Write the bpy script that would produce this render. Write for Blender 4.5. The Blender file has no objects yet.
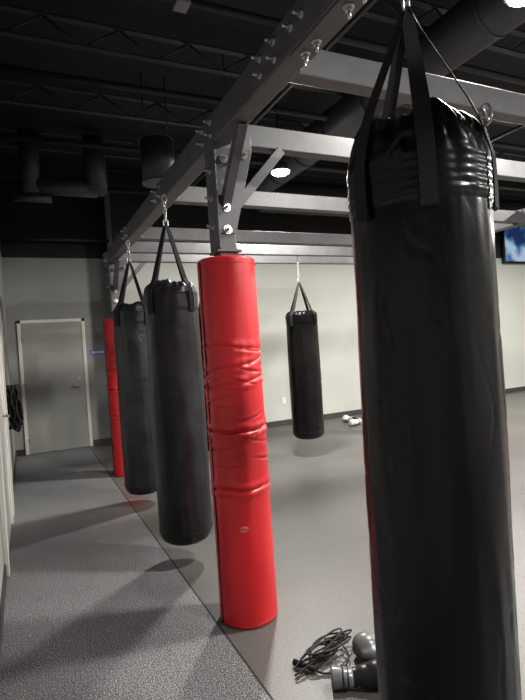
import bpy, bmesh, math, random
from mathutils import Vector, Matrix, noise
random.seed(4)
S=bpy.context.scene
S.view_settings.view_transform='Standard'
S.view_settings.look='None'
TH=math.radians(25.2)

# ---------------- materials ----------------
def mat(name,col,rough=.5,metal=0,bump=0,bscale=50,var=0,vscale=5,emit=None,estr=0,spec=.5,stretch=None,coat=0,rvar=0):
    m=bpy.data.materials.new(name); m.use_nodes=True
    n=m.node_tree.nodes; l=m.node_tree.links; p=n['Principled BSDF']
    p.inputs['Base Color'].default_value=(*col,1); p.inputs['Roughness'].default_value=rough
    p.inputs['Metallic'].default_value=metal; p.inputs['Specular IOR Level'].default_value=spec
    p.inputs['Coat Weight'].default_value=coat
    tc=n.new('ShaderNodeTexCoord')
    vec=tc.outputs['Object']
    if stretch:
        mp=n.new('ShaderNodeMapping'); mp.inputs['Scale'].default_value=stretch
        l.new(vec,mp.inputs[0]); vec=mp.outputs[0]
    if var:
        t=n.new('ShaderNodeTexNoise'); t.inputs['Scale'].default_value=vscale; t.inputs['Detail'].default_value=5
        r=n.new('ShaderNodeValToRGB')
        r.color_ramp.elements[0].position=.3; r.color_ramp.elements[1].position=.7
        r.color_ramp.elements[0].color=(*[max(0,c*(1-var)) for c in col],1)
        r.color_ramp.elements[1].color=(*[min(1,c*(1+var)) for c in col],1)
        l.new(vec,t.inputs[0]); l.new(t.outputs[0],r.inputs[0]); l.new(r.outputs[0],p.inputs['Base Color'])
    if rvar:
        t=n.new('ShaderNodeTexNoise'); t.inputs['Scale'].default_value=4; t.inputs['Detail'].default_value=6
        mr=n.new('ShaderNodeMapRange'); mr.inputs['From Min'].default_value=.3; mr.inputs['From Max'].default_value=.7
        mr.inputs['To Min'].default_value=rough-rvar; mr.inputs['To Max'].default_value=rough+rvar
        l.new(vec,t.inputs[0]); l.new(t.outputs[0],mr.inputs[0]); l.new(mr.outputs[0],p.inputs['Roughness'])
    if bump:
        t=n.new('ShaderNodeTexNoise'); t.inputs['Scale'].default_value=bscale; t.inputs['Detail'].default_value=4
        b=n.new('ShaderNodeBump'); b.inputs['Strength'].default_value=bump; b.inputs['Distance'].default_value=.01
        l.new(vec,t.inputs[0]); l.new(t.outputs[0],b.inputs['Height']); l.new(b.outputs[0],p.inputs['Normal'])
    if emit:
        p.inputs['Emission Color'].default_value=(*emit,1); p.inputs['Emission Strength'].default_value=estr
    return m
M_black=mat('bag_vinyl',(.0035,.0035,.004),.30,0,.06,30,.3,6,spec=.27,rvar=.08)
M_bagold=mat('bag_vinyl_worn',(.011,.012,.014),.38,0,.10,30,.5,8,spec=.30,rvar=.08)
M_strap=mat('webbing',(.016,.016,.016),.85,0,.4,300,spec=.25)
M_red=mat('red_vinyl',(.60,.012,.018),.42,0,.06,25,.1,5,coat=.04)
M_redd=mat('red_piping',(.4,.012,.015),.5)
M_steel=mat('painted_steel',(.10,.10,.103),.5,.2,.08,60,.15,8)
M_bolt=mat('zinc',(.6,.6,.6),.3,.9)
M_chain=mat('chain_steel',(.5,.5,.5),.3,1)
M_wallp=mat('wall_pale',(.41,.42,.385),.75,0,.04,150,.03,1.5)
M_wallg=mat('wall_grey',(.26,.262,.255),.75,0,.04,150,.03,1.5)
M_blk=mat('black_paint',(.006,.006,.008),.8)
M_ceil=mat('ceiling_paint',(.005,.005,.008),.85,0,.1,20,.2,2)
M_pipe=mat('ceiling_pipe',(.018,.019,.024),.5)
M_duct=mat('duct',(.036,.038,.044),.5,.2)
M_base=mat('baseboard',(.03,.03,.03),.5)
M_trim=mat('trim_cream',(.66,.65,.58),.5)
M_door=mat('door_grey',(.29,.29,.27),.5,0,.03,80,.03,3)
M_white=mat('white_paint',(.62,.63,.62),.5)
M_rub=mat('rubber',(.008,.008,.008),.6,spec=.25)
M_silver=mat('glove_silver',(.14,.145,.15),.32,.3,.1,30)
M_glblk=mat('glove_black',(.008,.008,.008),.32,spec=.35)
M_glwhite=mat('glove_white',(.6,.6,.6),.4)
M_seam=mat('floor_seam',(.018,.018,.018),.8)
M_lamp=mat('lamp_glow',(1,1,1),.5,emit=(1,.95,.82),estr=60)

def speckle(name,sc,p0,p1,c0,c1,rough,bump):
    m=bpy.data.materials.new(name); m.use_nodes=True
    n=m.node_tree.nodes; l=m.node_tree.links; p=n['Principled BSDF']
    p.inputs['Roughness'].default_value=rough
    tc=n.new('ShaderNodeTexCoord')
    v=n.new('ShaderNodeTexNoise'); v.inputs['Scale'].default_value=sc; v.inputs['Detail'].default_value=3
    r=n.new('ShaderNodeValToRGB'); e=r.color_ramp.elements
    e[0].position=p0; e[0].color=(*c0,1); e[1].position=p1; e[1].color=(*c1,1)
    v2=n.new('ShaderNodeTexNoise'); v2.inputs['Scale'].default_value=1.2; v2.inputs['Detail'].default_value=4
    r2=n.new('ShaderNodeValToRGB'); e=r2.color_ramp.elements
    e[0].position=.3; e[0].color=(.80,.80,.80,1); e[1].position=.7; e[1].color=(1,1,1,1)
    mx=n.new('ShaderNodeMix'); mx.data_type='RGBA'; mx.blend_type='MULTIPLY'; mx.inputs[0].default_value=1
    l.new(tc.outputs['Object'],v.inputs[0]); l.new(tc.outputs['Object'],v2.inputs[0])
    l.new(v.outputs[0],r.inputs[0]); l.new(v2.outputs[0],r2.inputs[0])
    l.new(r.outputs[0],mx.inputs[6]); l.new(r2.outputs[0],mx.inputs[7])
    l.new(mx.outputs[2],p.inputs['Base Color'])
    b=n.new('ShaderNodeBump'); b.inputs['Strength'].default_value=bump; b.inputs['Distance'].default_value=.003
    l.new(v.outputs[0],b.inputs['Height']); l.new(b.outputs[0],p.inputs['Normal'])
    return m
M_spk=speckle('speckled_rubber',170,.51,.64,(.062,.062,.064),(.54,.54,.55),.5,.25)
M_mat=speckle('mat_floor',110,.38,.68,(.074,.071,.066),(.132,.126,.117),.42,.2)

# ---------------- helpers ----------------
def link(o,parent=None):
    S.collection.objects.link(o)
    if parent: o.parent=parent
    return o
def empty(name):
    o=bpy.data.objects.new(name,None); o.empty_display_size=.1
    return link(o)
def from_bm(bm,name,m,parent=None,smooth=False,bevel=0):
    bmesh.ops.recalc_face_normals(bm,faces=bm.faces)
    me=bpy.data.meshes.new(name); bm.to_mesh(me); bm.free()
    if isinstance(m,(list,tuple)):
        for k in m: me.materials.append(k)
    else: me.materials.append(m)
    if smooth:
        for f in me.polygons: f.use_smooth=True
    o=bpy.data.objects.new(name,me)
    if bevel:
        b=o.modifiers.new('bev','BEVEL'); b.width=bevel; b.segments=2; b.limit_method='ANGLE'
    return link(o,parent)
def add_box(bm,a,b,M=None,mi=0):
    x0,y0,z0=a;x1,y1,z1=b
    vs=[Vector((x,y,z)) for x in(x0,x1) for y in(y0,y1) for z in(z0,z1)]
    if M: vs=[M@v for v in vs]
    v=[bm.verts.new(q) for q in vs]
    for f in((0,1,3,2),(4,6,7,5),(0,4,5,1),(2,3,7,6),(0,2,6,4),(1,5,7,3)):
        bm.faces.new([v[i] for i in f]).material_index=mi
def box(name,a,b,m,parent=None,bevel=0):
    bm=bmesh.new(); add_box(bm,a,b); return from_bm(bm,name,m,parent,bevel=bevel)
def frame_from(d):
    d=d.normalized(); up=Vector((0,0,1)) if abs(d.z)<.95 else Vector((1,0,0))
    x=d.cross(up).normalized(); y=x.cross(d).normalized()
    return x,y
def add_cyl(bm,p,q,r,seg=16,r2=None,mi=0,smooth=True,cap=True):
    p=Vector(p);q=Vector(q); x,y=frame_from(q-p); r2=r if r2 is None else r2
    A=[];B=[]
    for i in range(seg):
        t=2*math.pi*i/seg; dd=x*math.cos(t)+y*math.sin(t)
        A.append(bm.verts.new(p+dd*r)); B.append(bm.verts.new(q+dd*r2))
    for i in range(seg):
        j=(i+1)%seg
        f=bm.faces.new((A[i],A[j],B[j],B[i])); f.smooth=smooth; f.material_index=mi
    if cap:
        bm.faces.new(A[::-1]).material_index=mi; bm.faces.new(B).material_index=mi
def cyl(name,p,q,r,m,parent=None,seg=24,r2=None):
    bm=bmesh.new(); add_cyl(bm,p,q,r,seg,r2); return from_bm(bm,name,m,parent)
def add_tube(bm,pts,r,seg=8,closed=False,mi=0):
    pts=[Vector(p) for p in pts]; n=len(pts); rings=[]
    for i,p in enumerate(pts):
        a=pts[(i-1)%n] if (closed or i>0) else p
        b=pts[(i+1)%n] if (closed or i<n-1) else p
        x,y=frame_from(b-a)
        rings.append([bm.verts.new(p+(x*math.cos(2*math.pi*k/seg)+y*math.sin(2*math.pi*k/seg))*r) for k in range(seg)])
    for i in range(n if closed else n-1):
        A=rings[i];B=rings[(i+1)%n]
        for k in range(seg):
            j=(k+1)%seg
            f=bm.faces.new((A[k],A[j],B[j],B[k])); f.smooth=True; f.material_index=mi
def add_link(bm,c,L,W,r,ang):
    pts=[]
    for k in range(16):
        t=2*math.pi*k/16
        u=math.cos(t)*W; v=math.sin(t)*W+(L if math.sin(t)>0 else -L)
        pts.append((c[0]+u*math.cos(ang),c[1]+u*math.sin(ang),c[2]+v))
    x=Vector((-math.sin(ang),math.cos(ang),0)); n=len(pts); rings=[]
    P=[Vector(p) for p in pts]
    for i in range(n):
        d=(P[(i+1)%n]-P[i-1]).normalized(); y=d.cross(x)
        rings.append([bm.verts.new(P[i]+(x*math.cos(2*math.pi*k/6)+y*math.sin(2*math.pi*k/6))*r) for k in range(6)])
    for i in range(n):
        A=rings[i];B=rings[(i+1)%n]
        for k in range(6):
            bm.faces.new((A[k],A[(k+1)%6],B[(k+1)%6],B[k])).smooth=True
def add_bolt(bm,p,d,r=.012,l=.022):
    p=Vector(p); d=Vector(d).normalized()
    add_cyl(bm,p,p+d*.004,r*1.6,16,smooth=False)
    add_cyl(bm,p+d*.004,p+d*.016,r*1.15,6,smooth=False)
    add_cyl(bm,p+d*.016,p+d*(.016+l),r*.55,10)

# ---------------- room ----------------
XL=-.22; XR=13.0; YB=8.0; YB2=8.62; YF=-3.5; XS=1.35; ZP=3.05; ZC=4.3
box('floor',(XL-.1,YF,-.1),(XR+.1,YB2+.2,0),M_mat)
box('floor_rubber_mat',(XL,YF,0.0005),(.838,YB2,.006),M_spk)
box('trim_floor_seam',(.838,YF,.0005),(.848,YB2,.007),M_seam)
bm=bmesh.new()
for y in (-1.2,0.9,3.1,5.3,7.4): add_box(bm,(.86,y,.0003),(XR,y+.003,.0007))
for x in (2.6,4.7,6.8,8.9): add_box(bm,(x,YF,.0003),(x+.003,YB,.0007))
from_bm(bm,'trim_mat_joints',mat('joint',(.085,.08,.075),.6))
bm=bmesh.new(); 
add_box(bm,(XL-.12,YF,0),(XL,YB2+.1,ZP),mi=0); add_box(bm,(XL-.12,YF,ZP),(XL,YB2+.1,ZC),mi=1)
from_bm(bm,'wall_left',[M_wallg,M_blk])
bm=bmesh.new()
add_box(bm,(XL,YB2,0),(XS+.1,YB2+.1,ZP),mi=0); add_box(bm,(XL,YB2,ZP),(XS+.1,YB2+.1,ZC),mi=1)
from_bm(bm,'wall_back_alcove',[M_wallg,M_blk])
bm=bmesh.new()
add_box(bm,(XS,YB,0),(XR,YB+.1,ZP),mi=0); add_box(bm,(XS,YB,ZP),(XR,YB+.1,ZC),mi=1)
add_box(bm,(XS,YB+.1,0),(XS+.1,YB2,ZC),mi=0)
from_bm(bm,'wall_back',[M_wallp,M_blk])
bm=bmesh.new()
add_box(bm,(XR,YF,0),(XR+.1,YB+.1,ZP),mi=0); add_box(bm,(XR,YF,ZP),(XR+.1,YB+.1,ZC),mi=1)
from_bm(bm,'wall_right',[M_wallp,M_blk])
box('wall_front',(XL,YF-.1,0),(XR,YF,ZC),M_wallg)
box('ceiling',(XL-.1,YF-.1,ZC),(XR+.1,YB2+.1,ZC+.1),M_ceil)
box('baseboard_back',(XS,YB-.014,.0005),(XR,YB,.10),M_base)
box('baseboard_alcove_left',(XL,YB2-.014,.008),(-.09,YB2,.10),M_base)
box('baseboard_alcove_right',(.92,YB2-.014,.008),(XS,YB2,.10),M_base)
box('baseboard_left_near',(XL,YF,.008),(XL+.012,3.9,.10),M_base)
box('baseboard_left_far',(XL,5.45,.008),(XL+.012,YB2-.015,.10),M_base)

d=empty('door_1')
def door_frame(bm,x0,x1,y,zt,w,t):
    add_box(bm,(x0,y-t,.008),(x0+w,y,zt)); add_box(bm,(x1-w,y-t,.008),(x1,y,zt)); add_box(bm,(x0,y-t,zt-w),(x1,y,zt))
bm=bmesh.new(); door_frame(bm,-.08,.905,YB2,2.08,.05,.03); from_bm(bm,'frame',M_trim,d,bevel=.004)
box('leaf',(-.028,YB2-.018,.012),(.853,YB2,2.028),M_door,d,.002)
bm=bmesh.new()
add_cyl(bm,(.77,YB2-.018,1.0),(.77,YB2-.03,1.0),.032,20); add_cyl(bm,(.77,YB2-.03,1.0),(.77,YB2-.07,1.0),.011,12)
add_cyl(bm,(.78,YB2-.07,1.0),(.66,YB2-.07,1.0),.012,12); add_cyl(bm,(.77,YB2-.018,1.12),(.77,YB2-.035,1.12),.026,20)
from_bm(bm,'lever_handle',M_chain,d)
bm=bmesh.new()
for z in(.25,1.05,1.8): add_cyl(bm,(-.028,YB2-.025,z-.05),(-.028,YB2-.025,z+.05),.008,10)
from_bm(bm,'hinges',M_chain,d)
d=empty('door_2')
bm=bmesh.new()
y0,y1=3.9,5.2
add_box(bm,(XL,y0,.008),(XL+.03,y0+.08,2.2)); add_box(bm,(XL,y1-.08,.008),(XL+.03,y1,2.2)); add_box(bm,(XL,y0,2.12),(XL+.03,y1,2.2))
from_bm(bm,'frame',M_trim,d,bevel=.004)
box('leaf',(XL,y0+.08,.012),(XL+.012,y1-.08,2.12),M_white,d)
bm=bmesh.new(); add_cyl(bm,(XL+.012,5.02,1.0),(XL+.06,5.02,1.0),.011,12); add_cyl(bm,(XL+.06,5.03,1.0),(XL+.06,4.91,1.0),.01,12)
from_bm(bm,'lever_handle',M_chain,d)
box('trim_left_corner',(XL,5.38,.008),(XL+.035,5.46,2.2),M_trim)

bm=bmesh.new(); add_box(bm,(.965,YB2-.008,1.48),(1.22,YB2,1.56),mi=0)
for k in range(6): add_box(bm,(.99+k*.034,YB2-.010,1.50),(1.01+k*.034,YB2-.008,1.54),mi=1)
from_bm(bm,'wall_sign',[mat('sign_blue',(.03,.10,.50),.4),M_white])
def outlet(x,z):
    bm=bmesh.new(); add_box(bm,(x-.035,YB-.008,z-.058),(x+.035,YB,z+.058),mi=0)
    for dz in(-.025,.025):
        add_box(bm,(x-.017,YB-.010,z+dz-.014),(x+.017,YB-.008,z+dz+.014),mi=0)
        add_box(bm,(x-.009,YB-.011,z+dz-.006),(x-.006,YB-.010,z+dz+.006),mi=1); add_box(bm,(x+.006,YB-.011,z+dz-.006),(x+.009,YB-.010,z+dz+.006),mi=1)
    from_bm(bm,'wall_outlet',[M_white,M_seam])
outlet(4.12,.44)
outlet(8.2,.42)

tvm=bpy.data.materials.new('tv_picture'); tvm.use_nodes=True
n=tvm.node_tree.nodes; l=tvm.node_tree.links; p=n['Principled BSDF']
tc=n.new('ShaderNodeTexCoord'); t=n.new('ShaderNodeTexNoise'); t.inputs['Scale'].default_value=2.2; t.inputs['Detail'].default_value=2
r=n.new('ShaderNodeValToRGB'); e=r.color_ramp.elements; e[0].position=.42;e[0].color=(.01,.03,.12,1); e[1].position=.66;e[1].color=(.5,.65,.8,1)
k=e.new(.54);k.color=(.04,.2,.42,1)
l.new(tc.outputs['Object'],t.inputs[0]); l.new(t.outputs[0],r.inputs[0]); l.new(r.outputs[0],p.inputs['Emission Color']); p.inputs['Emission Strength'].default_value=.7
p.inputs['Base Color'].default_value=(.01,.01,.01,1)
d=empty('television')
box('bezel',(9.85,YB-.09,2.92),(11.45,YB-.03,3.82),M_glblk,d,.006)
box('screen',(9.90,YB-.094,2.97),(11.40,YB-.089,3.77),tvm,d)
box('wall_bracket',(10.5,YB-.03,3.2),(10.9,YB,3.6),M_steel,d)

# ---------------- steel rig ----------------
BX=1.025; BZ0,BZ1=2.58,2.735; X2=4.9
CY=[1.85,2.61,3.73,5.05,6.35]
rig=empty('steel_bag_rig')
bm=bmesh.new()
add_box(bm,(BX-.05,-1.4,BZ0),(BX+.05,6.60,BZ1)); add_box(bm,(X2-.05,-1.4,BZ0),(X2+.05,6.60,BZ1))
from_bm(bm,'main_beams',M_steel,rig,bevel=.008)
bm=bmesh.new()
for y in [-1.2,.1]+CY: add_box(bm,(BX+.052,y-.04,BZ0+.02),(X2-.052,y+.04,BZ1-.01))
from_bm(bm,'cross_beams',M_steel,rig,bevel=.006)
bm=bmesh.new()
for y in [-1.2,.1]+CY:
    for X,s in((BX+.05,1),(X2-.05,-1)):
        add_box(bm,(min(X,X+s*.008),y-.09,BZ0+.005),(max(X,X+s*.008),y+.09,BZ1-.003))
for y in (1.45,):
    add_box(bm,(BX-.057,y-.22,BZ0+.012),(BX-.05,y+.22,BZ1-.012)); add_box(bm,(BX-.045,y-.22,BZ0-.007),(BX+.045,y+.22,BZ0))
from_bm(bm,'connection_plates',M_steel,rig,bevel=.002)
bm=bmesh.new()
for y in [-1.2,.1]+CY:
    for dy in(-.065,.065):
        add_bolt(bm,(BX-.05,y+dy,BZ0+.045),(-1,0,0)); add_bolt(bm,(BX-.05,y+dy,BZ0+.115),(-1,0,0))
        add_bolt(bm,(BX+.058,y+dy,BZ0+.045),(1,0,0)); add_bolt(bm,(BX+.058,y+dy,BZ0+.115),(1,0,0))
for dy in(-.18,-.1,.1,.18):
    add_bolt(bm,(BX-.057,1.45+dy,BZ0+.078),(-1,0,0)); add_bolt(bm,(BX,1.45+dy,BZ1),(0,0,1)); add_bolt(bm,(BX+.0,1.45+dy,BZ0-.007),(0,0,-1))
from_bm(bm,'bolts',M_bolt,rig)

# ---------------- padded pillars ----------------
def ridge(v,w):
    return math.exp(-(v/w)**2)
def pad_pillar(cx,cy,H,seed,rot=0):
    e=empty('padded_pillar')
    N=144; K=460; R=.158
    bm=bmesh.new(); rings=[]
    so=Vector((seed*3.7,seed*1.3,0))
    rnd=random.Random(seed*7+1)
    pinch=[(1.05,.012,0),(.735,.010,0),(1.30,.006,.02),(1.40,.005,.03),(1.48,.005,-.02)]
    folds=[]
    for k in range(46):
        zz=rnd.choice([rnd.uniform(1.06,1.30),rnd.uniform(1.28,1.50),rnd.uniform(.76,1.02)])
        folds.append((zz,rnd.uniform(0,2*math.pi),rnd.uniform(.4,1.0),rnd.uniform(-.05,.05),rnd.uniform(.002,.005)))
    for k in range(K+1):
        z=.006+(H-.006)*k/K
        ring=[]
        fz=[f for f in folds if abs(f[0]-z)<.12]
        for i in range(N):
            t=2*math.pi*i/N
            c,s=math.cos(t),math.sin(t)
            r=R
            r-= .010*max(0,1-(H-z)/.012)**2 + .006*max(0,1-z/.012)**2
            for zz,a,sl in pinch:
                if abs(z-zz)<.14:
                    zc=zz+.014*noise.noise(Vector((c*1.6,s*1.6,zz*9))+so)+sl*c
                    dz=abs(z-zc)
                    r-=a*math.exp(-(dz/.006)**2)
                    r+=a*.5*math.exp(-((dz-.022)/.016)**2)
                    pu=noise.noise(Vector((c*5,s*5,zz*5+(z-zc)*5))+so)
                    r+=.004*pu*math.exp(-(dz/.04)**2)
            for zz,an,hw,sl,a in fz:
                dt=(t-an+math.pi)%(2*math.pi)-math.pi
                if abs(dt)<hw*1.6:
                    g=math.exp(-(dt/hw)**4)
                    dz=z-(zz+sl*dt+.02*dt*dt)
                    r+=g*a*(.55*math.exp(-((dz-.014)/.012)**2)-math.exp(-(dz/.006)**2))
            r+=.003*noise.noise(Vector((c*2,s*2,z*3))+so)
            ring.append(bm.verts.new((cx+c*r,cy+s*r,z)))
        rings.append(ring)
    for k in range(K):
        for i in range(N):
            j=(i+1)%N
            bm.faces.new((rings[k][i],rings[k][j],rings[k+1][j],rings[k+1][i])).smooth=True
    inner=[bm.verts.new((cx+math.cos(2*math.pi*i/N)*.075,cy+math.sin(2*math.pi*i/N)*.075,H)) for i in range(N)]
    for i in range(N):
        j=(i+1)%N; bm.faces.new((rings[K][i],rings[K][j],inner[j],inner[i]))
    from_bm(bm,'vinyl_pad',M_red,e)
    bm=bmesh.new()
    for z in(.02,H-.035):
        add_tube(bm,[(cx+math.cos(2*math.pi*i/96)*(R-.0003),cy+math.sin(2*math.pi*i/96)*(R-.0003),z) for i in range(96)],.0028,6,True)
    from_bm(bm,'piping',M_redd,e)
    ang=math.radians(186)
    bm=bmesh.new()
    u=Vector((math.cos(ang),math.sin(ang),0))
    pts=[]
    for k in range(40):
        z=.01+(H-.03)*k/39
        pts.append((cx+u.x*(R+.001),cy+u.y*(R+.001),z))
    add_tube(bm,pts,.005,6)
    from_bm(bm,'closure_seam',M_glblk,e)
    la=math.atan2(-cy,-cx)+.02
    bm=bmesh.new()
    for q in range(3):
        pts=[]
        for k in range(32):
            t=2*math.pi*k/32; aa=la+math.cos(t)*(.14-q*.035); pts.append((cx+math.cos(aa)*(R+.002),cy+math.sin(aa)*(R+.002),.53+math.sin(t)*(.014-q*.004)))
        add_tube(bm,pts,.0018,5,True)
    from_bm(bm,'oval_logo',mat('logo_pink',(.72,.18,.17),.4),e)
    box('steel_post',(cx-.05,cy-.05,.005),(cx+.05,cy+.05,BZ0-.003),M_steel,e,.006)
    bm=bmesh.new()
    add_box(bm,(cx-.058,cy-.075,2.02),(cx-.051,cy+.075,BZ0+.1))
    add_box(bm,(cx-.07,cy-.07,2.0),(cx+.07,cy+.07,2.012))
    def brace(p,q,w):
        p=Vector(p);q=Vector(q);x,y=frame_from(q-p); dd=(q-p)
        Mx=Matrix((( *x,),( *y,),( *dd.normalized(),))).transposed().to_4x4(); Mx.translation=p
        add_box(bm,(-w,-w,0),(w,w,dd.length),Mx)
    brace((cx+.04,cy,2.22),(cx+.38,cy,BZ0+.02),.026)
    brace((cx,cy-.04,2.25),(cx,cy-.33,BZ0),.024)
    for yy in(cy-.058,cy+.052):
        v=[(cx-.045,yy,2.1),(cx+.048,yy,2.1),(cx+.17,yy,BZ0-.03),(cx+.17,yy,BZ0+.06),(cx-.045,yy,BZ0+.06)]
        a=[bm.verts.new(q) for q in v]; b=[bm.verts.new((q[0],q[1]+.006,q[2])) for q in v]
        bm.faces.new(a); bm.faces.new(b[::-1])
        for i in range(5): bm.faces.new((a[i],a[(i+1)%5],b[(i+1)%5],b[i]))
    from_bm(bm,'brackets',M_steel,e,bevel=.0015)
    bm=bmesh.new()
    for z in(2.12,2.24,2.5): add_bolt(bm,(cx,cy-.058,z),(0,-1,0),.015)
    for z in(2.15,2.3,2.45): add_bolt(bm,(cx-.058,cy,z),(-1,0,0),.013)
    add_bolt(bm,(cx+.12,cy-.058,2.53),(0,-1,0),.015)
    from_bm(bm,'bracket_bolts',M_bolt,e)
pad_pillar(1.032,2.59,1.965,1)
pad_pillar(1.045,6.35,1.90,2)
pad_pillar(4.9,6.35,1.92,3)
pad_pillar(4.9,2.61,1.92,4)

# ---------------- punching bags ----------------
def bag(cx,cy,z0,z1,R,hz,ztop,m,seed,angs,hi=False,name='punching_bag',crown=.07):
    e=empty(name); so=Vector((seed*5.1,seed*2.3,seed))
    N=176 if hi else 96; K=320 if hi else 150
    prof=[]
    hb=.085
    for k in range(15):
        t=math.pi/2*k/14; prof.append((z0+hb*(1-math.cos(t)), R-.085+.083*math.sin(t)))
    prof=[(z0,.02),(z0,R*.35)]+prof
    for k in range(1,K+1):
        f=k/K; z=z0+hb+(z1-z0-hb)*f
        bulge=.006*math.sin(math.pi*f)-.002*f
        prof.append((z,R+bulge-.002))
    for k in range(1,37):
        t=math.pi/2*k/36; prof.append((z1+crown*math.sin(t)*(.9), R-.002-(R*.40)*(1-math.cos(t))))
    zl,rl=prof[-1]
    prof+= [(zl-.005,rl*.85),(zl-.02,rl*.6),(zl-.03,.02)]
    bm=bmesh.new(); rings=[]
    lines=[z1-.004,z1-.026,z1-.048,z1-.070,z1-.092]
    for (z,r0) in prof:
        ring=[]
        for i in range(N):
            t=2*math.pi*i/N; c,s=math.cos(t),math.sin(t)
            r=r0; zz=z
            if r0>R*.5 and z>z0+.02:
                r+=.0035*noise.noise(Vector((c*1.6,s*1.6,z*2.2))+so)
                r+=.0016*noise.noise(Vector((c*5,s*5,z*5))+so)
                q=noise.noise(Vector((c*2.6,s*2.6,z*.9+c))+so); r+=.005*(.5-abs(q))
                q=noise.noise(Vector((c*2,s*2,z*7+c*1.2))+so)
                r-=.0024*ridge(q,.06)*max(0,noise.noise(Vector((c*1.5,s*1.5,z*2.3))-so)+.1)*2
                if z<=z1:
                    for L in lines: r-=.0030*math.exp(-((z-L)/.0035)**2)
                    if z>z1-.100: r+=.0045
                    r+=.008*math.exp(-(z1-z)/.14)*noise.noise(Vector((c*5,s*5,z*4))+so)
                else:
                    h=(z-z1)/crown
                    r+=.0045*max(0,1-h*4)+.008*math.exp(-h*1.5)*noise.noise(Vector((c*5,s*5,z1*4))+so)
                    q=noise.noise(Vector((c*3.5,s*3.5,z*8+s))+so)
                    r+=.020*h*q-.010*min(1,h*2)*ridge(q,.08)
                    zz+=.030*h*noise.noise(Vector((c*1.6,s*1.6,1))+so)+.016*h*noise.noise(Vector((c*5,s*5,4))+so)
            ring.append(bm.verts.new((cx+c*r,cy+s*r,zz)))
        rings.append(ring)
    for k in range(len(rings)-1):
        for i in range(N):
            j=(i+1)%N
            bm.faces.new((rings[k][i],rings[k][j],rings[k+1][j],rings[k+1][i])).smooth=True
    bm.faces.new(rings[0][::-1]); bm.faces.new(rings[-1])
    from_bm(bm,'body',m,e)
    bm=bmesh.new()
    add_tube(bm,[(cx+math.cos(2*math.pi*i/64)*(R+.0005),cy+math.sin(2*math.pi*i/64)*(R+.0005),z0+hb+.01) for i in range(64)],.003,6,True)
    from_bm(bm,'base_seam',M_strap,e)
    bm=bmesh.new(); w=.021
    bmr=bmesh.new()
    for a in angs:
        a=math.radians(a); u=Vector((math.cos(a),math.sin(a),0)); tt=Vector((-math.sin(a),math.cos(a),0))
        path=[(.008,hz-.005,.55),(.03,hz-.06,.8),(R*.80,z1+crown*1.05,1),(R*.95,z1+crown*.62,1),(R+.012,z1+.01,1),(R+.014,z1-.05,1),(R+.013,z1-.125,1),(R+.004,z1-.128,1)]
        A=[]
        for i,(rr,z,ww) in enumerate(path):
            nx=path[min(i+1,len(path)-1)]; pv=path[max(i-1,0)]
            dv=Vector((nx[0]-pv[0],nx[1]-pv[1])).normalized(); nr,nz=-dv.y,dv.x
            P=Vector((cx,cy,z))+u*rr; nn=(u*nr+Vector((0,0,1))*nz)*.0018
            A.append([bm.verts.new(P+tt*w*ww+nn),bm.verts.new(P-tt*w*ww+nn),bm.verts.new(P-tt*w*ww-nn),bm.verts.new(P+tt*w*ww-nn)])
        for i in range(len(A)-1):
            for k in range(4): bm.faces.new((A[i][k],A[i][(k+1)%4],A[i+1][(k+1)%4],A[i+1][k]))
        bm.faces.new(A[0]); bm.faces.new(A[-1][::-1])
    if hi:
        a=math.radians(angs[2]); u=Vector((math.cos(a),math.sin(a),0)); tt=Vector((-math.sin(a),math.cos(a),0))
        c0=Vector((cx,cy,z1+crown*.72))+u*(R*1.0)
        add_tube(bmr,[c0+u*(.013*math.cos(2*math.pi*k/20))+Vector((0,0,1))*(.026*math.sin(2*math.pi*k/20)) for k in range(20)],.0035,6,True)
        add_tube(bmr,[c0+tt*(.024*math.cos(2*math.pi*k/16))+(Vector((0,0,1))*.9-u*.3)*(.014*math.sin(2*math.pi*k/16)) for k in range(16)],.003,6,True)
    from_bm(bm,'straps',M_strap,e)
    if hi: from_bm(bmr,'carabiner',M_chain,e)
    else: bmr.free()
    bm=bmesh.new()
    add_link(bm,(cx,cy,hz+.006),.006,.020,.004,.4)
    zz=hz+.045; k=0
    add_link(bm,(cx,cy,zz),.020,.014,.0042,1.6)
    zz+=.045
    while zz<ztop-.05:
        add_link(bm,(cx,cy,zz),.009,.010,.0032,(k%2)*1.57+.3); zz+=.026; k+=1
    add_link(bm,(cx,cy,ztop-.032),.004,.018,.005,.3)
    add_cyl(bm,(cx,cy,ztop-.012),(cx,cy,ztop),.014,6,smooth=False)
    from_bm(bm,'hanging_hardware',M_chain,e)
    return e
def fa(cx,cy): return math.degrees(math.atan2(-cy,-cx))
f=fa(1.0,1.05)
bag(1.0,1.065,.14,1.925,.184,2.385,BZ0,M_black,1,[f-44,f+8,f+72,f+165,f+215],hi=True,crown=.155)
f=fa(.97,3.47)
bag(.95,3.47,.15,1.87,.183,2.37,BZ0,M_bagold,2,[f-45,f+45,f+135,f+225],crown=.10)
bag(.975,4.98,.12,1.87,.186,2.37,BZ0,M_bagold,3,[f-45,f+45,f+135,f+225],crown=.10)
bag(2.22,6.35,.12,1.90,.19,2.37,BZ0+.02,M_black,4,[f-45,f+45,f+135,f+225])
bm=bmesh.new(); add_box(bm,(BX+.052,5.70,BZ0+.02),(X2-.052,5.78,BZ1-.01)); from_bm(bm,'cross_beam_short_bag',M_steel,rig,bevel=.006)
bag(3.29,5.74,.22,1.81,.205,2.26,BZ0+.02,M_black,5,[f-50,f+40,f+130,f+220])

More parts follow.
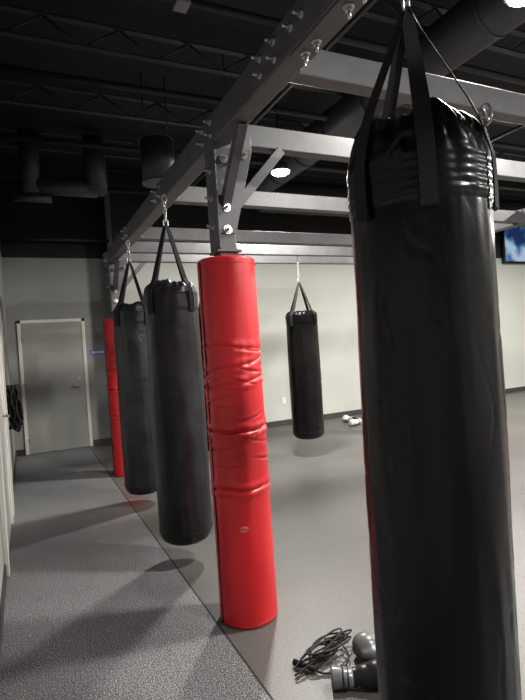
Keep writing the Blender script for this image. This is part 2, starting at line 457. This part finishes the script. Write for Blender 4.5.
# ---------------- ceiling things ----------------
def pend(x,y):
    e=empty('ceiling_light')
    cyl('stem',(x,y,3.60),(x,y,ZC-.001),.012,M_pipe,e,12)
    bm=bmesh.new(); add_cyl(bm,(x,y,3.50),(x,y,3.60),.12,32,.07,cap=True)
    from_bm(bm,'housing',M_duct,e)
    bm=bmesh.new()
    # shallow domed glass lens
    rr=[(.105,3.499),(.10,3.485),(.08,3.472),(.05,3.463),(.015,3.460)]
    rg=[[bm.verts.new((x+math.cos(2*math.pi*i/32)*a,y+math.sin(2*math.pi*i/32)*a,z)) for i in range(32)] for a,z in rr]
    for A,B in zip(rg,rg[1:]):
        for i in range(32): bm.faces.new((A[i],A[(i+1)%32],B[(i+1)%32],B[i])).smooth=True
    bm.faces.new(rg[-1])
    from_bm(bm,'lens',M_lamp,e)
    L=bpy.data.lights.new('lamp','AREA'); L.shape='DISK'; L.size=.3; L.energy=195; L.color=(1,.97,.915)
    o=bpy.data.objects.new('lamp',L); o.location=(x,y,3.455); link(o,e)
for x in(2.87,6.2,9.6):
    for y in(-1.02,2.05,5.28): pend(x,y)
e=empty('ceiling_speaker')
cyl('body',(1.36,5.1,3.2),(1.36,5.1,3.62),.17,M_pipe,e,40)
bm=bmesh.new(); add_cyl(bm,(1.36,5.1,3.19),(1.36,5.1,3.2),.175,40); add_cyl(bm,(1.36,5.1,3.62),(1.36,5.1,3.63),.175,40)
from_bm(bm,'rims',M_duct,e)
bm=bmesh.new()
for dx in(-.12,.12): add_cyl(bm,(1.36+dx,5.1,3.63),(1.36+dx,5.1,ZC-.001),.006,8)
from_bm(bm,'hangers',M_pipe,e)
e=empty('ceiling_ductwork')
bm=bmesh.new()
add_cyl(bm,(3.4,7.0,3.75),(12,7.0,3.75),.24,32)
for i in range(12): add_cyl(bm,(3.6+i*.7,7.0,3.75),(3.63+i*.7,7.0,3.75),.25,32)
add_cyl(bm,(.2,6.6,3.55),(.95,6.6,3.55),.10,24); add_cyl(bm,(.2,6.6,3.45),(.2,6.6,4.2),.11,24); add_cyl(bm,(.0,6.6,3.40),(.42,6.6,3.40),.05,24)
add_cyl(bm,(.95,6.6,3.50),(.95,6.6,4.2),.13,24)
add_cyl(bm,(3.3,1.0,3.85),(3.3,6.7,3.85),.20,32)
for i in range(8): add_cyl(bm,(3.3,1.2+i*.7,3.85),(3.3,1.23+i*.7,3.85),.21,32)
from_bm(bm,'ducts',M_duct,e)
bm=bmesh.new()
for y in(1.6,3.3,4.6,6.0,7.6): add_cyl(bm,(XL+.02,y,3.9+.05*math.sin(y*9)),(12.5,y,3.9+.05*math.sin(y*9)),.03,12)
for x in(1.9,2.3,5.3): add_cyl(bm,(x,YF+.1,3.78),(x,YB-.05,3.78),.022,12)
for x in(1.9,5.3):
    for y in(.5,2.5,4.5,6.5):
        add_cyl(bm,(x,y,3.78),(x,y,3.66),.010,8); add_cyl(bm,(x,y,3.66),(x,y,3.655),.025,12)
        add_cyl(bm,(x,y,3.8),(x,y,ZC),.005,6)
add_cyl(bm,(XL+.03,YB2-.2,3.3),(XS,YB2-.2,3.3),.025,12)
from_bm(bm,'sprinkler_pipes',M_pipe,e)
bm=bmesh.new()
for i in range(10):
    y=-2.6+i*1.15
    add_box(bm,(XL+.01,y,4.2),(XR-.01,y+.06,4.215)); add_box(bm,(XL+.01,y,4.0),(XR-.01,y+.06,4.015))
    for k in range(22):
        x=k*.6; add_cyl(bm,(x,y+.03,4.01),(x+.3,y+.03,4.205),.01,6); add_cyl(bm,(x+.3,y+.03,4.205),(x+.6,y+.03,4.01),.01,6)
from_bm(bm,'open_web_joists',M_pipe,e)
e=empty('ceiling_camera')
bm=bmesh.new(); add_box(bm,(.98,2.98,3.62),(1.07,3.09,3.76)); add_cyl(bm,(1.03,3.05,3.76),(1.03,3.05,ZC-.001),.015,12); add_cyl(bm,(1.03,2.98,3.67),(1.03,2.94,3.67),.03,16)
from_bm(bm,'body',mat('plastic_grey',(.16,.16,.17),.5),e,bevel=.006)

# ---------------- hanging jump ropes on left wall ----------------
e=empty('hanging_jump_ropes')
bm=bmesh.new()
for h in range(4):
    y=6.0+h*.09
    add_cyl(bm,(XL,y,1.20),(XL+.16,y,1.20),.006,8)
add_box(bm,(XL,5.95,1.17),(XL+.01,6.32,1.23))
from_bm(bm,'hook_rail',M_base,e)
bm=bmesh.new()
for h in range(24):
    y=6.0+(h%4)*.09; ln=.13+random.random()*.12; wd=.02+random.random()*.03; x=XL+.03+.018*(h//4)*1.2
    pts=[(x+.016*math.sin(k*1.1+h),y+wd*math.sin(2*math.pi*k/24),1.205-ln+ln*math.cos(2*math.pi*k/24)) for k in range(24)]
    add_tube(bm,pts,.011,6,True)
    add_cyl(bm,(x,y+wd*.4,1.20-ln*.7),(x+.01,y+wd*.4,1.20-ln*1.1-.14),.020,10)
from_bm(bm,'ropes',M_rub,e)

# ---------------- jump rope on floor ----------------
e=empty('jump_rope')
pts=[]
n1=560
for k in range(n1):
    t=k/n1*2*math.pi*10
    rr=.068+.028*math.sin(t*.37)+.020*math.sin(t*1.7)
    ax=.025*math.sin(t*.21+1)+rr*1.25*math.cos(t+.3*math.sin(t*.5)); ay=.02*math.cos(t*.31)+rr*1.05*math.sin(t*1.03+.4)
    pts.append((1.17+ax*.9+ay*.43,2.035-ax*.43+ay*.9,.012+.045*(1+math.sin(t*.63+2))*.6))
bm=bmesh.new(); add_tube(bm,pts,.0042,6); from_bm(bm,'cable',M_rub,e)
bm=bmesh.new(); add_cyl(bm,(1.03,2.07,.018),(1.09,1.97,.020),.014,14,.011); add_cyl(bm,(1.24,2.13,.018),(1.36,2.12,.018),.014,14,.011)
from_bm(bm,'handles',M_rub,e)

# ---------------- gloves ----------------
def glove(name,loc,rotz,m,m2,sc=1.0,tilt=0):
    e=empty(name); e.location=loc; e.rotation_euler=(tilt,0,rotz); e.scale=(sc,)*3
    bm=bmesh.new()
    def ell(c,r,rot=0):
        mm=Matrix.Translation(c)@Matrix.Rotation(rot,4,'Z')@Matrix.Diagonal((*r,1))
        bmesh.ops.create_uvsphere(bm,u_segments=24,v_segments=16,radius=1,matrix=mm)
    ell((.075,0,.068),(.078,.068,.064)); ell((.02,0,.062),(.075,.06,.052)); ell((.10,0,.05),(.055,.062,.045))
    ell((.035,.062,.06),(.062,.026,.030),.25); ell((.085,.066,.058),(.032,.024,.026),-.1)
    ell((-.04,0,.055),(.05,.045,.045))
    o=from_bm(bm,'mitt',m,e)
    r=o.modifiers.new('r','REMESH'); r.mode='VOXEL'; r.voxel_size=.006; r.use_smooth_shade=True
    s=o.modifiers.new('s','SMOOTH'); s.iterations=6
    bm=bmesh.new()
    seg=28; rings=[]
    for x,rr in[(-.05,.044),(-.06,.050),(-.10,.050),(-.15,.056),(-.158,.054),(-.158,.046),(-.10,.04),(-.05,.035)]:
        rings.append([bm.verts.new((x,math.cos(2*math.pi*i/seg)*rr,.056+math.sin(2*math.pi*i/seg)*rr*.95)) for i in range(seg)])
    for a,b in zip(rings,rings[1:]):
        for i in range(seg): bm.faces.new((a[i],a[(i+1)%seg],b[(i+1)%seg],b[i])).smooth=True
    from_bm(bm,'cuff',m2,e)
    bm=bmesh.new(); add_tube(bm,[(-.10,math.cos(2*math.pi*i/24)*.053,.056+math.sin(2*math.pi*i/24)*.05) for i in range(24)],.004,6,True)
    add_tube(bm,[(-.075,math.cos(2*math.pi*i/24)*.052,.056+math.sin(2*math.pi*i/24)*.049) for i in range(24)],.003,6,True)
    from_bm(bm,'wrist_strap',M_glblk if m2!=M_glblk else m,e)
glove('boxing_glove',(1.215,1.79,0),math.radians(-28),M_glblk,M_silver,.85)
glove('boxing_glove',(1.41,1.92,0),math.radians(150),M_silver,M_glblk,.85)
glove('boxing_glove',(4.98,7.10,0),math.radians(200),M_glwhite,M_glwhite,.9)
glove('boxing_glove',(5.10,7.45,0),math.radians(100),M_glwhite,M_glblk,.9)

w=bpy.data.worlds.new('World'); S.world=w; w.use_nodes=True
w.node_tree.nodes['Background'].inputs[0].default_value=(.5,.55,.6,1); w.node_tree.nodes['Background'].inputs[1].default_value=.1

# ---------------- camera ----------------
cam=bpy.data.cameras.new('camera'); co=bpy.data.objects.new('camera',cam); link(co)
cam.sensor_fit='VERTICAL'; cam.sensor_height=36; cam.lens=505/700*36; cam.clip_start=.03
p=math.radians(.84); ph=math.radians(3.72)
F=Vector((math.sin(TH)*math.cos(p),math.cos(TH)*math.cos(p),-math.sin(p)))
R0=Vector((math.cos(TH),-math.sin(TH),0)); U0=R0.cross(F)
R=R0*math.cos(ph)-U0*math.sin(ph); U=R0*math.sin(ph)+U0*math.cos(ph)
Mx=Matrix((R,U,-F)).transposed().to_4x4(); Mx.translation=(0,0,1.5)
co.matrix_world=Mx
S.camera=co
